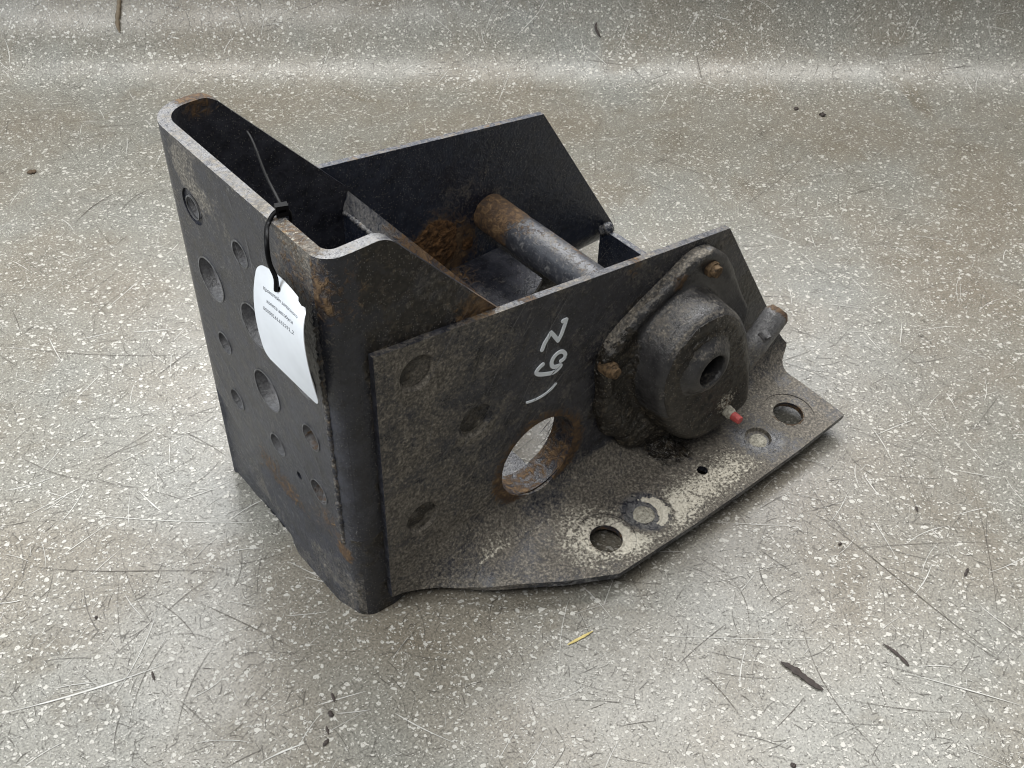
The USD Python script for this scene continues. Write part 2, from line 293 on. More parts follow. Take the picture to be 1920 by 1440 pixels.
tag(obj('pale_scratches', join([hairs(4500, .004, .022, .0002, .0004, .00042, .4, 8, 3), hairs(260, .03, .09, .0003, .0008, .00044, .3, 9, 6)]), SCRATCHW, floor), kind='stuff')

# scratches: thin marks lying on the sheet (nobody could count them)
def ribbon(pts, w):
    pts = np.array(pts, float); k = len(pts); t = np.gradient(pts[:, :2], axis=0); t /= np.maximum(np.linalg.norm(t, axis=1, keepdims=True), 1e-9); nrm = np.stack([-t[:, 1], t[:, 0]], 1)
    ww = w * np.clip(np.sin(np.linspace(.12, math.pi - .12, k)), .15, 1) * (.7 + .6 * noise(np.c_[pts[:, :2] * 140, np.zeros(k)], 3))
    L = pts.copy(); R = pts.copy(); L[:, :2] += nrm * ww[:, None] / 2; R[:, :2] -= nrm * ww[:, None] / 2
    v = np.empty((2 * k, 3)); v[0::2] = L; v[1::2] = R; f = []
    for i in range(k - 1): f += [(2 * i, 2 * i + 1, 2 * i + 3), (2 * i, 2 * i + 3, 2 * i + 2)]
    return v, np.array(f)
LIFT = .00055
def px_line(pts, w):
    w3 = [floor_point(x, y, LIFT) for x, y in pts]; w = w * .5
    return ribbon(spline(w3, 30) if len(w3) > 2 else np.linspace(w3[0], w3[1], 14) + np.c_[rng.normal(0, .0005, (14, 2)), np.zeros(14)], w)
dk, wt = [], []
for pts, w in [([(0, 645), (100, 660), (250, 667), (395, 664)], .0011), ([(0, 1048), (82, 1065), (262, 1071), (375, 1071), (450, 1080)], .0011), ([(360, 1125), (470, 1175), (555, 1219)], .0012), ([(1515, 956), (1640, 1050), (1770, 1156), (1920, 1264)], .0014),
               ([(1819, 900), (1860, 1075), (1871, 1170)], .001), ([(1305, 1252), (1350, 1295), (1391, 1348)], .0011), ([(1500, 1147), (1575, 1328), (1680, 1436)], .0008), ([(1140, 257), (1270, 310), (1400, 360)], .0013), ([(1385, 390), (1470, 330), (1515, 275)], .0011),
               ([(1110, 245), (1117, 300), (1112, 345)], .0012), ([(1170, 320), (1240, 350), (1305, 375)], .0009), ([(139, 422), (175, 387), (217, 362)], .0024), ([(150, 640), (190, 580), (280, 520)], .0008), ([(20, 578), (35, 610), (40, 630)], .0013), ([(262, 594), (272, 575), (282, 563)], .001),
               ([(235, 640), (233, 655), (245, 668)], .0014), ([(280, 640), (290, 700)], .0007), ([(305, 640), (312, 702)], .0007), ([(325, 645), (333, 700)], .0007), ([(0, 855), (40, 860), (95, 885), (190, 905), (235, 918)], .0010), ([(135, 875), (200, 855), (330, 805)], .0009),
               ([(225, 995), (225, 1010), (250, 1110), (300, 1190)], .0006), ([(225, 1075), (224, 1180), (231, 1220)], .0008), ([(300, 1160), (385, 1090), (410, 1075)], .0010), ([(275, 1120), (320, 1145), (375, 1210)], .0009), ([(330, 1380), (370, 1260), (410, 1200)], .0009), ([(240, 1380), (280, 1250), (335, 1175)], .0007),
               ([(1205, 985), (1300, 965), (1440, 945)], .0006), ([(1520, 1040), (1650, 1025), (1900, 1018)], .0008), ([(1290, 1040), (1365, 1080), (1395, 1230)], .0006), ([(1560, 1305), (1700, 1330), (1825, 1337)], .0008), ([(1450, 1370), (1480, 1340), (1510, 1305)], .001), ([(1550, 965), (1700, 980), (1920, 1000)], .0006), ([(745, 200), (752, 210), (770, 222)], .0008), ([(1303, 90), (1310, 120), (1317, 150)], .0015), ([(1535, 115), (1530, 135), (1523, 146)], .0013)]:
    dk.append(px_line(pts, w))
for pts, w in [([(0, 1339), (150, 1300), (311, 1245)], .0028), ([(1315, 978), (1400, 983), (1500, 987)], .0012), ([(1695, 1262), (1800, 1290), (1920, 1325)], .0020), ([(155, 965), (280, 975), (500, 980)], .0016), ([(260, 920), (285, 945), (310, 965)], .0026), ([(205, 1320), (255, 1240), (300, 1130)], .0014), ([(490, 1430), (530, 1410), (570, 1395)], .003), ([(1200, 1190), (1400, 1198), (1560, 1200)], .0009), ([(1040, 330), (1120, 310)], .0008), ([(1280, 220), (1150, 262)], .0008)]:
    wt.append(px_line(pts, w))
lo, hi = np.array([-.9, -.9]), np.array([1.7, 1.4])
for i in range(120):
    c = rng.uniform(lo, hi)
    if c @ N2 > COVE_S - .02: continue
    L = rng.uniform(.004, .035) * (1 if rng.random() < .85 else 2.4); a = rng.uniform(0, math.pi); k = rng.normal(0, 2.5)
    s = np.linspace(-L / 2, L / 2, 9); th = a + k * s
    p = np.c_[c[0] + np.cumsum(np.cos(th)) * (L / 9), c[1] + np.cumsum(np.sin(th)) * (L / 9), np.full(9, LIFT)]
    (dk if rng.random() < .82 else wt).append(ribbon(p, rng.choice([.0002, .0003, .0004, .0007], p=[.4, .35, .2, .05])))
tag(obj('scratches', join(dk), SCRATCH, floor), kind='stuff')
tag(obj('scratches', join(wt), SCRATCHW, floor), kind='stuff')

# ------------------------------------------------------------------ the bracket
bracket = xform('truck_bracket')
tag(bracket, 'heavy black steel truck bracket with rusty cross rod and greasy round hub', 'bracket')
W, H, TA = .1215, .3754, .0098                                       # half width and height of the channel, its plate thickness
YN = -.1276                                                          # visible face of the near side plate
LEAN = .0124
BORE = plain('worn_bore_steel', (.20, .20, .212), .3, .5, 120., .0005)

def shear(P):
    P = P.copy(); P[:, 0] += LEAN * (H - P[:, 2]); return P
# channel: bent U of plate, its front face full of holes
def u_section():
    def u(x0, y0, rn, rf):
        full = sbox(x0, -y0, .2, y0)
        return full.buffer(-rn).buffer(rn, quad_segs=14).intersection(sbox(-1, -1, 1, 0)).union(full.buffer(-rf).buffer(rf, quad_segs=14).intersection(sbox(-1, 0, 1, 1))).union(sbox(.06, -y0, .2, y0)).intersection(sbox(-1, -1, .17, 1))
    outer, inner = u(0, W, .0165, .030), u(TA, W - TA, .0085, .021).union(sbox(.1, -W + TA, .25, W - TA))
    return outer.difference(inner)
def flange_side():
    pts = [(-.02, 0), (.03, 0), (.05, .006), (.08, .02), (.128, .02), (.128, .150), (.1655, .205), (.1655, .2455), (.0600, .3640)]
    c = spline([(.0600, .3640), (.0545, .3700), (.0485, .3738), (.041, .3754)], 9)
    return Polygon(pts + [tuple(q) for q in c] + [(-.02, H)])
chan = extrude(u_section(), H)
side = m3.Manifold.extrude(m3.CrossSection([np.array(flange_side().exterior.coords)[:-1]]), .4)      # local (x, z, thickness) -> world (x, -t, z)
side = side.transform(np.array([[1, 0, 0, 0], [0, 0, -1, .2], [0, 1, 0, 0]], float))
chan = chan ^ side
BIG, SML = .0185, .0098
HOLES = [(.0645, .3194, .0092), (.0574, .2564, BIG), (.0563, .1914, SML), (.0534, .1293, SML), (-.0041, .3163, .0102), (-.0074, .2517, BIG), (-.0091, .1856, BIG), (-.0113, .126, .0105), (-.0729, .1835, .0112), (-.0731, .1223, .0110), (-.0725, .247, BIG), (-.0720, .312, .0100)]
for y, z, r in HOLES:
    chan = chan - cyl((-.03, y, z), (TA + .008, y, z), r, n=36)
chan = chan - cyl((-.03, -.0422, .1147), (.0035, -.0422, .1147), .0038, n=10)
chan = chan - cyl((-.03, .0650, .3200), (.0016, .0650, .3200), .0150, n=30)
chan = chan.refine_to_length(.0035)
def chan_shape(P):
    P = P.copy(); x, y, z = P.T
    front = (x < .0005) & (abs(y) < W - .0005)
    # the bottom of the face: a bent, battered lip that stands a little proud below a torn line
    edge = .064 + .012 * (fbm(np.c_[y * 34, y * 0, y * 0], 4, 5) - .5); low = np.interp(y, [-.03, -.0139, .0166, .0349, .0405], [-.01, .0158, .0300, .0545, .066]) + .006 * (fbm(np.c_[y * 60, y * 0 + 2, y * 0], 3, 6) - .5)
    wedge = sm(edge - z, -.001, .003) * sm(z - low, -.0015, .0015) * (y < .040); dark = sm(low - z, -.001, .002) * (y < .0405) + (y >= .0405) * sm(.066 + .8 * (y - .04) - z, 0, .004)
    wedge *= sm(y, -W + .012, -W + .034)
    P[front, 0] -= (wedge * (.0006 + .0040 * np.clip((edge - z) / .05, 0, 1)))[front]; P[front, 0] += (dark * (.0012 + .002 * fbm(P * 50, 3, 4)))[front]
    g = front & (z > .06)
    P[g, 0] += .0005 * (fbm(P[g] * 60, 3, 2) - .5)
    # thick dirt on the near flange
    o = y < -W + .0005
    P[o, 1] -= .0030 * np.maximum(0, fbm(P[o] * 95, 4, 9) - .42) * sm(x[o], .012, .03)
    return shear(P)
def chan_mask(P, N):
    x, y, z = P.T; x = x - LEAN * (H - z); n = len(P); f1 = fbm(P * 28, 4, 1); f2 = fbm(P * 60, 4, 2)
    front = (N[:, 0] < -.6); top = (N[:, 2] > .75) & (z > .37); near = (N[:, 1] < -.4) & (y < -.1)
    rust = .55 * blob(P, (0, -.085, .375), .028) * top + .8 * blob(P, (.04, W, .375), .018) + .62 * blob(P, (.122, -W, .278), .022, .8) + .5 * blob(P, (.145, -W, .262), .03, .8)
    rust += front * (z > .066) * (.5 * blob(P, (0, .01, .080), .026, .9) + .5 * blob(P, (0, -.03, .070), .022, .9) + .48 * blob(P, (0, -.085, .095), .026, .9) + .95 * blob(P, (0, -.103, .073), .010) + .45 * blob(P, (0, -.088, .35), .03) )
    rust += .45 * (N[:, 1] < -.15) * blob(P, (.010, -.112, .345), .03, .9) + .6 * ((N[:, 2] > .4) & (x < TA) & (z < .19) & (y < -.06))
    dust = .30 * front * sm(z, .24, .36) * (f1 > .4) + .5 * top + .1 * near + front * .55 * blob(P, (0, .064, .345), .025, .8) + .35 * near * blob(P, (.09, -W, .30), .05) + .45 * blob(P, (.005, -.09, .374), .02)
    dust += .3 * front * (z < .06) * sm(f1, .45, .6) + .30 * front * (f1 - .35)
    grease = near * sm(x, .012, .03) * (.58 + .3 * (f1 - .5)) * (z > .09) + .5 * near * (z < .1)
    scrape = .62 * top + front * .4 * sm(f2, .55, .7) * (z > .28) + front * (.30 + .35 * (f2 - .5)) * sm(.062 - z, 0, .006) * (z > np.interp(y, [-.03, -.0139, .0166, .0349, .0405], [-.01, .0158, .0300, .0545, .066])) * (y < .04) + .6 * ((N[:, 2] > .3) & (x < TA + .002) & (x > .002) & (z > .1) & (z < .36) & (abs(y) < .1))
    crust = .33 * top * blob(P, (.004, -.08, .375), .02)
    pit = .75 * near * sm(x, .01, .03) + .2 * front + .5 * (N[:, 1] < -.6) * (y > 0)
    for hy, hz, hr in HOLES: scrape = np.maximum(scrape, .8 * (np.hypot(y - hy, z - hz) < hr + .0004) * (abs(N[:, 0]) < .5) * (x < .012)); 
    return np.c_[rust, dust, grease], np.c_[scrape, crust, pit]
v, f = warp(chan, chan_shape)
obj('channel', (v, f), PAINT, bracket, smooth=35, masks=chan_mask)
# weld bead down the front face near the near corner
def lump_keep(man, edge, amp, sc, seed):
    mm = man.refine_to_length(edge).to_mesh(); t = trimesh.Trimesh(np.array(mm.vert_properties[:, :3], float), np.array(mm.tri_verts), process=False)
    return t.vertices + t.vertex_normals * (amp * (fbm(t.vertices * sc, 3, seed) - .5))[:, None], np.array(t.faces)
def bead(pts, r, seed, k=70, wob=.35, n=10):
    p = spline(pts, k) if len(pts) > 2 else np.linspace(pts[0], pts[1], k)
    rr = r * (1 + wob * (noise(np.c_[np.arange(k) * .55, np.zeros(k), np.zeros(k)], seed) - .5) * 2 + .18 * np.sin(np.arange(k) * 1.9))
    return tube(p, rr, n)
def flat_mask(r=0., d=0., g=0., s=0., c=0., p=.5, rnd=.4):
    def fn(P, N):
        f = fbm(P * 80, 3, 4)[:, None] - .5
        return np.clip(np.array([[r, d, g]]) + rnd * f * (np.array([[r, d, g]]) > 0), 0, 1), np.repeat([[s, c, p]], len(P), 0)
    return fn
sh_ = lambda y, z, dx=0.: (LEAN * (H - z) + dx, y, z)
obj('weld_seam', bead([sh_(-.1055, .335, .0004), sh_(-.1045, .25, .0002), sh_(-.1045, .15, .0002), sh_(-.1035, .088, .0006)], .0024, 11, 150), PAINT, bracket, smooth=True, masks=flat_mask(.25, .45, .2, .2, 0, .9))

# side plates: flat plate with a swept-out foot
ZB, RB, TH = .061, .035, math.radians(86)
T = .0063
def bend(X, Q, D):
    k = np.clip((X - .03) / .09, 0, 1); k = np.maximum(k * k * (3 - 2 * k), .02); R = RB / k
    a = np.clip(-Q, 0, RB * TH); ph = a / R; c, s = np.cos(ph), np.sin(ph); L = np.maximum(-Q - RB * TH, 0)
    y = YN - R + R * c - L * s + D * c; z = ZB + np.maximum(Q, 0) - R * s - L * c - D * s
    return np.c_[X, y, z]
rear = [tuple(q) for q in spline([(.5274, -.0186), (.5190, -.0272), (.5108, -.0352), (.5085, -.0430), (.5090, -.053), (.5100, -.063)], 12)]
front = [(.1531, -.1008), (.1121, -.0745), (.0905, -.0590), (.0703, -.0497)]
OUT = [(.0288, .2262), (.0300, -.0418)] + front[::-1] + [(.1961, -.1232), (.2866, -.1251), (.3589, -.1246), (.4374, -.1231), (.5107, -.1189)] + rear[::-1] + [(.4015, .1763)]
OUT = Polygon(OUT).buffer(0)
def side_plate(near):
    poly = OUT if near else OUT
    cut = [circle(.1894, .0267, .0415, 64), circle(.2132, -.0885, .0148), circle(.4657, -.0838, .0150)]
    if near: cut.append(circle(.3406, -.0848, .0052, 20))
    for c in cut: poly = poly.difference(c)
    man = extrude(poly, T)
    if near:                                                          # shallow round pockets that do not go through
        for x, q, r, dp in [(.0653, .1922, .0150, .0034), (.1191, .1114, .0155, .0036), (.0648, .0351, .0150, .0026), (.2603, -.0885, .0165, .0022), (.4161, -.0881, .0120, .0034)]:
            cone = m3.Manifold.cylinder(dp + .001, r * 1.12, r * .93, 36).translate((x, q, -.001)); man = man - cone
        for x, q, r, dp in [(.2132, -.0885, .0272, .0007), (.4657, -.0838, .0262, .0007)]:
            man = man - m3.Manifold.cylinder(dp + .001, r, r, 40).translate((x, q, -.001))
    man = man.refine_to_length(.0034)
    def fn(P):
        X, Q, D = P.T
        o = D < .0003
        dirt = np.zeros(len(P))
        w = sm(.22 - X, 0, .1) * sm(.06 - Q, 0, .05) + .25
        dirt[o] = (.0016 * np.maximum(0, fbm(np.c_[X, Q, X * 0][o] * 70, 4, 3) - .45) * w[o])
        B = bend(X, Q, D - dirt)
        if not near: B[:, 1] *= -1
        return B
    v, f = warp(man, fn)
    return v, f
def plate_mask(P, N):
    x, y, z = P.T; f1 = fbm(P * 26, 4, 21); f2 = fbm(P * 70, 4, 22); f3 = fbm(P * 11, 3, 24); n = len(P)
    out = N[:, 1] < -.3; top = (N[:, 2] > .6) & (z > .15); foot = sm(N[:, 2], .15, .5) * (z < .075); flatf = (z < .034) & (N[:, 2] > .5)
    H1, H2, P1, P2 = (.2132, -.196, .0235), (.4657, -.1915, .0235), (.2603, -.196, .0225), (.4161, -.1957, .0225)
    rh = np.hypot(x - .1894, z - .0878); ring = (1 - sm(rh, .043, .062)); low = sm(.110 - z, -.01, .04); vert = sm(-N[:, 1], .2, .5) * (1 - foot)
    bore = (rh < .0418) & (rh > .03) & (y > YN - .002) & (z > .035)
    foot = foot * (1 - bore); vert = vert * (1 - bore)
    rust = vert * ring * (.62 + .42 * low + .5 * (f1 - .5)) + .7 * bore + .5 * blob(P, (.186, YN, .042), .020, .9) * vert
    rust += top * (.38 * blob(P, (.15, -.124, .275), .035) + .2) * (f2 > .42) + .42 * blob(P, (.285, YN, .247), .010)
    dust = .25 * bore + vert * (.31 + .42 * sm(.19 - x, 0, .13) + .30 * blob(P, (.09, -.13, .03), .075, .7) + .55 * (f1 - .5) + .35 * (f3 - .5))
    dust -= vert * .12 * blob(P, (.27, YN, .12), .05, .9)
    for x0, z0 in ((.0655, .2532), (.1195, .1724), (.0648, .0961)):      # dust settled on the lower lip of the pockets
        dust += .45 * vert * (np.hypot(x - x0, z - z0) < .024) * (z < z0 - .010)
    dust += top * .45
    dust += foot * (.72 + .55 * (f1 - .45)) + .45 * foot * blob(P, (.31, -.175, .024), .07, .8) + .4 * flatf * blob(P, H1, .042, .6) + .4 * flatf * blob(P, (.445, -.175, .024), .04, .7)
    grease = .75 * blob(P, (.325, -.135, .060), .035, .9) * (N[:, 1] < .2) + .50 * blob(P, (.345, -.150, .034), .035, .7) * (y < YN + .004) + vert * (.50 * blob(P, (.40, YN, .225), .05, .9) + .6 * blob(P, (.455, YN, .145), .038, .8) + .45 * blob(P, (.30, YN, .21), .05, .9) + .5 * blob(P, (.268, YN, .10), .035, .8) + .35 * blob(P, (.19, YN, .245), .014, .8))
    for x0, z0 in ((.0653, .2532), (.1191, .1724), (.0648, .0961)):
        grease += .55 * (np.hypot(x - x0, z - z0) < .0142) * out
    # pale crust: a ragged band along the outer edge of the foot, thick round the front hole
    c0 = np.array([.235, -.208]); c1 = np.array([.43, -.207]); d = c1 - c0; s = np.clip(((np.c_[x, y] - c0) @ d) / (d @ d), 0, 1); db = np.linalg.norm(np.c_[x, y] - c0 - s[:, None] * d, axis=1)
    crust = flatf * ((1 - sm(db, .002, .034)) * (.60 + .5 * (f2 - .5)) * (.95 - .2 * s) + .46 * blob(P, H1, .040, .5) + .30 * blob(P, (.19, -.175, .026), .035, .9) + .30 * blob(P, (.275, -.214, .022), .022, .8) + .26 * blob(P, (.33, -.185, .024), .06, .8))
    crust += foot * .30 * blob(P, (.445, -.172, .024), .035, .8) + out * .55 * blob(P, (.120, -.160, .030), .022, .9) + out * .25 * blob(P, (.15, -.165, .032), .03, .9)
    clear = flatf * (blob(P, (.2625, -.196, .0225), .024, .3) + .8 * blob(P, P2, .026, .6)); clear = np.clip(clear, 0, 1)
    crust = crust * (1 - clear) + flatf * 1.1 * ((np.hypot(x - .2655, y + .1985) < .0175) & (np.hypot(x - .2590, y + .1945) > .0150) & (x > .262)); dust *= 1 - .75 * clear
    for c, r in ((H1, .0148), (H2, .0150)):
        rr = np.hypot(x - c[0], y - c[1]); dust += .30 * flatf * (rr < .0275); rust += .30 * flatf * (1 - sm(rr, r + .001, r + .006)) * (f2 > .4) + .55 * (rr < r + .0006) * (z < .0235)
        crust -= .12 * flatf * (rr > .024) * (rr < .030)
    scrape = .35 * top + .16 * vert * (f2 > .52) + .25 * flatf * clear + .30 * flatf + .4 * ((z < .03) & (N[:, 1] < -.8) & (y < -.2))
    pit = out * (.35 + .5 * sm(.2 - x, 0, .12) * sm(.14 - z, 0, .08)) + .15
    return np.c_[rust, dust, grease], np.c_[scrape, crust, pit]
def far_mask(P, N):
    x, y, z = P.T; f1 = fbm(P * 26, 4, 31); top = (N[:, 2] > .6) & (z > .15); inn = N[:, 1] < -.3
    rust = inn * (.66 * blob(P, (.268, W, .135), .042, .5) + .36 * blob(P, (.305, W, .115), .035, .8)) + .32 * top * (f1 > .4)
    dust = .30 * top + inn * (.34 * blob(P, (.295, W, .150), .06, .9) + .12 * (f1 > .55))
    return np.c_[rust, dust, 0 * x], np.c_[.45 * top, 0 * x, .55 * inn + .4 * rust]
obj('side_plate', side_plate(True), PAINT, bracket, smooth=32, masks=plate_mask)
obj('side_plate', side_plate(False), INNER, bracket, smooth=32, masks=far_mask)

for nm, yy in (('hole_collar', (YN + .0010, YN + .027)), ('hole_collar', (-YN - T + .0004, -YN - .012))):
    cm = cyl((.1894, yy[0], .0878), (.1894, yy[1], .0878), .0500, n=64) - cyl((.1894, yy[0] - .1, .0878), (.1894, yy[1] + .1, .0878), .0412, n=64)
    if yy[0] < 0: cm = cm - cyl((.1894, yy[1] - .2, .0878), (.1894, yy[1] + .1, .0878), .0413, n=64)
    obj(nm, lump_keep(cm, .004, .0012, 160, 3), PAINT, bracket, smooth=40, masks=flat_mask(.58, .35, 0, .2, 0, .6, .9))
bp = sbox(-.096, .10, .080, .345)
for y, z, r in HOLES: bp = bp.difference(circle(y, z, r + .0001, 36))
obj('backing_plate', warp(extrude(bp, .019, .008), lambda P: shear(np.c_[P[:, 2] + TA - .0004, P[:, 0], P[:, 1]])), BORE, bracket, smooth=30)

WORN = plain('worn_hole_edge', (.085, .085, .088), .34, .8, 140., .0006)
for y, z, r in HOLES:                                                 # worn edges round the holes of the face
    rm = extrude(circle(y, z, r + .0007 + .0004 * rng.random(), 40).difference(circle(y + .0003 * rng.normal(), z - .0002, r - .0001, 40)), .0012)
    obj('hole_rim', warp(rm, lambda P: shear(np.c_[.0006 - P[:, 2] + .0002, P[:, 0], P[:, 1]])), WORN, bracket)

# inner faces of the channel carry the same dark paint: cross plate, shelf, floor web, rear bar
def prism_y(pts, y0, y1, edge=.006):
    man = m3.Manifold.extrude(m3.CrossSection([np.array(pts)], m3.FillRule.NonZero), y1 - y0).refine_to_length(edge)
    return warp(man, lambda P: np.c_[P[:, 0], y1 - P[:, 2], P[:, 1]])
wi = W - TA - .0004
obj('cross_plate', prism_y([(.1560, .165), (.1645, .165), (.1652, .2440), (.1635, .2465), (.1570, .2300)], -wi, wi), INNER, bracket, smooth=30,
    masks=lambda P, N: (np.c_[.8 * blob(P, (.16, -.02, .243), .07, .7) * (N[:, 2] > .2), .25 * (N[:, 2] > .2), 0 * P[:, 0]], np.c_[.62 * (N[:, 2] > .1) * (P[:, 1] > -.01) , 0 * P[:, 0], .1 + 0 * P[:, 0]]))
obj('weld_seam', bead([(.1560, wi - .004, .2288), (.1562, .0, .2288), (.1562, -wi + .004, .2288)], .0022, 5, 120), INNER, bracket, smooth=True, masks=flat_mask(.2, .2, 0, .55, 0, .7))
obj('floor_web', warp(extrude(sbox(.034, -wi, .212, wi), .006, .008), lambda P: P + [0, 0, .024]), PAINT, bracket, masks=flat_mask(0, .12, 0, .42, 0, .1))
shelf = Polygon([(.17, .1205), (.3470, .1205), (.3475, .0515), (.3280, .0400), (.17, .020)])
obj('shelf_plate', warp(extrude(shelf, .006, .006), lambda P: P + [0, 0, .094]), PAINT, bracket,
    masks=lambda P, N: (np.c_[.62 * blob(P, (.27, .11, .1), .035, .8), .16 + .2 * (fbm(P * 30, 3, 3) - .5), 0 * P[:, 0]], np.c_[0 * P[:, 0], 0 * P[:, 0], .1 + 0 * P[:, 0]]))
obj('rear_bar', prism_y([(.4975, .004), (.5050, .004), (.5050, .0608), (.4975, .0608)], -W + .0005, W - .0005), INNER, bracket,
    masks=lambda P, N: (np.c_[0 * P[:, 0], .4 * (N[:, 2] > .5), 0 * P[:, 0]], np.c_[.5 * (N[:, 2] > .5), 0 * P[:, 0], .1 + 0 * P[:, 0]]))
obj('weld_seam', bead([(.4985, W - .002, .058), (.5005, W - .008, .0625), (.507, W - .003, .060)], .006, 8, 20, .3), INNER, bracket, smooth=True, masks=flat_mask(0, .3, 0, .5, 0, .8))

# the cross rod on the hub's axis
XR, ZR, RR = .3329, .1502, .0196
rod = cyl((XR, -W + .0005, ZR), (XR, W - .0005, ZR), RR, n=72).refine_to_length(.0035)
def rod_fn(P):
    P = P.copy(); y = P[:, 1]; d = np.c_[P[:, 0] - XR, P[:, 2] - ZR]; r = np.linalg.norm(d, axis=1, keepdims=True); u = d / np.maximum(r, 1e-6)
    w = sm(y, W - .055, W - .03) * .0013 * (fbm(P * 120, 3, 6) - .35) - .0006 * np.exp(-((y - W + .050) / .004) ** 2)
    g = (r[:, 0] > RR * .9); P[g, 0] += (u[:, 0] * w)[g]; P[g, 2] += (u[:, 1] * w)[g]; return P
def rod_mask(P, N):
    y = P[:, 1]; f = fbm(P * np.array([40, 18, 40]), 4, 8); up = N[:, 2]
    rust = sm(y, W - .062, W - .035) * 1.1 + .42 * sm(f, .5, .62) * sm(up, .2, .8) + .25 * sm(up, .5, .9)
    return np.c_[rust, .35 * sm(up, .3, .9) * (f > .4), 0 * y], np.c_[.35 + .1 * f, 0 * y, .2 * rust]
obj('cross_rod', warp(rod, rod_fn), steel('worn_rod_paint', (.020, .022, .028), (.045, .048, .058), (.28, .42), grain=.6, speck=.1, bevel=False), bracket, smooth=50, masks=rod_mask)

# scab of flaking rust on the far plate
def scab(c, r, h, seed, nr=26, na=64):
    V, F = [], []
    for i in range(nr + 1):
        for j in range(na):
            a = 2 * math.pi * j / na; rr = r * i / nr * (1 + .14 * (noise(np.array([[math.cos(a) * 2 + 5, math.sin(a) * 2, 0]]), seed)[0] - .5) * 2); V.append((c[0] + rr * math.cos(a), 0., c[2] + rr * math.sin(a)))
        for j in range(na):
            if i: a, b = (i - 1) * na + j, (i - 1) * na + (j + 1) % na; F += [(a, b, b + na), (a, b + na, a + na)]
    V = np.array(V); t = np.repeat(np.arange(nr + 1) / nr, na); V[:, 1] = c[1] + .0012 - h * np.sqrt(np.clip(1 - t ** 3, 0, 1)) * (.45 + 1.1 * fbm(np.c_[V[:, 0] * 190, 0 * V[:, 0], V[:, 2] * 190], 4, seed))
    return V, np.array(F)[:, ::-1]
obj('rust_scab', scab((.264, W, .137), .0300, .0034, 3), SCAB, bracket, smooth=True)
obj('rust_scab', scab((.305, W, .122), .0095, .0022, 7, 14, 36), SCAB, bracket, smooth=True)

# ------------------------------------------------------------------ the cast hub (a distance field, so that its fillets run smoothly)
def up_plate(px, py, h):
    q = on_plane(px, py, 1, YN - h); return q[0] - XR, q[2] - ZR
face = Polygon([up_plate(*p, .046) for p in [(1232, 745), (1240, 712), (1255, 678), (1275, 645), (1302, 610), (1338, 582), (1372, 573), (1397, 586), (1408, 622), (1407, 680), (1404, 715), (1409, 745), (1400, 760), (1385, 768), (1368, 778), (1340, 806), (1312, 829), (1290, 834), (1262, 822), (1240, 790)]])
fr = np.array(face.exterior.coords); fr = np.array([up for up in fr]); face = Polygon(closed_spline(fr[:-1], 90)).buffer(-.008).buffer(.008, quad_segs=10)
foot = Polygon([up_plate(*p, .011) for p in [(1140, 668), (1158, 640), (1182, 612), (1215, 577), (1262, 530), (1300, 490), (1322, 474), (1345, 468), (1366, 480), (1380, 506), (1392, 545), (1412, 590), (1420, 640), (1415, 700), (1395, 770), (1330, 838), (1270, 852), (1210, 846), (1172, 824), (1146, 790), (1133, 748), (1130, 705)]]).buffer(-.006).buffer(.006, quad_segs=8)
GE = .0024
gu = np.arange(-.118, .110, GE); gv = np.arange(-.150, .110, GE); gh = np.arange(-.006, .076, GE)
U2, V2 = np.meshgrid(gu, gv, indexing='ij')
def sd2(poly):
    pts = shapely.points(U2.ravel(), V2.ravel()); d = shapely.distance(poly.exterior, pts); ins = shapely.contains(poly, pts); return np.where(ins, -d, d).reshape(U2.shape)
def smin(a, b, k):
    h = np.clip(.5 + .5 * (b - a) / k, 0, 1); return b * (1 - h) + a * h - k * h * (1 - h)
Ug, Vg, Hg = np.meshgrid(gu, gv, gh, indexing='ij')
sf, sb = sd2(face)[:, :, None], sd2(foot)[:, :, None]
def ext(d2, h0, h1, r):
    a = d2 + r; b = np.maximum(h0 - Hg, Hg - h1) + r; return np.minimum(np.maximum(a, b), 0) + np.sqrt(np.maximum(a, 0) ** 2 + np.maximum(b, 0) ** 2) - r
base = ext(sb, -.02, .011, .004)
rim = np.maximum(np.abs(sb + .006) - .005, np.abs(Hg - .008) - .008) ; upper = sm(Vg + Ug * -.48, -.03, .02)
rim = ext(np.abs(sb + .0070) - .0042, -.02, .0125, .0040) + (1 - upper) * .012
cup = ext(sf - .002 - (.046 - Hg) * .10, -.02, .0495, .0110)
rho = np.hypot(Ug, Vg)
def cone(r0, r1, h0, h1, r):
    R = r0 + (r1 - r0) * np.clip((Hg - h0) / (h1 - h0), 0, 1); return ext(rho - R, -.02, h1, r)
boss = cone(.0345, .0205, .046, .0615, .0035)
d = smin(base, rim, .005); d = smin(d, cup, .0055); d = smin(d, boss, .006)
lug3 = np.sqrt((Ug - .02) ** 2 + (Vg + .083) ** 2 + (Hg - .006) ** 2) - .020
d = smin(d, lug3, .02)
for cu, cv, ch, r in [(-.055, -.062, .004, .020), (-.030, -.088, .006, .022), (-.005, -.100, .008, .018), (-.066, -.04, .002, .016)]:  # grease squeezed out below the cup
    d = smin(d, np.sqrt((Ug - cu) ** 2 + (Vg - cv) ** 2 + ((Hg - ch) * 1.5) ** 2) - r, .012)
bore = np.maximum(rho - .0150, .026 - Hg); d = -smin(-d, bore, .003)
d = np.maximum(d, -.0035 - Hg)
D0, n0 = d, d.shape
DL = D0.tolist()
o0, o1, o2 = gu[0], gv[0], gh[0]
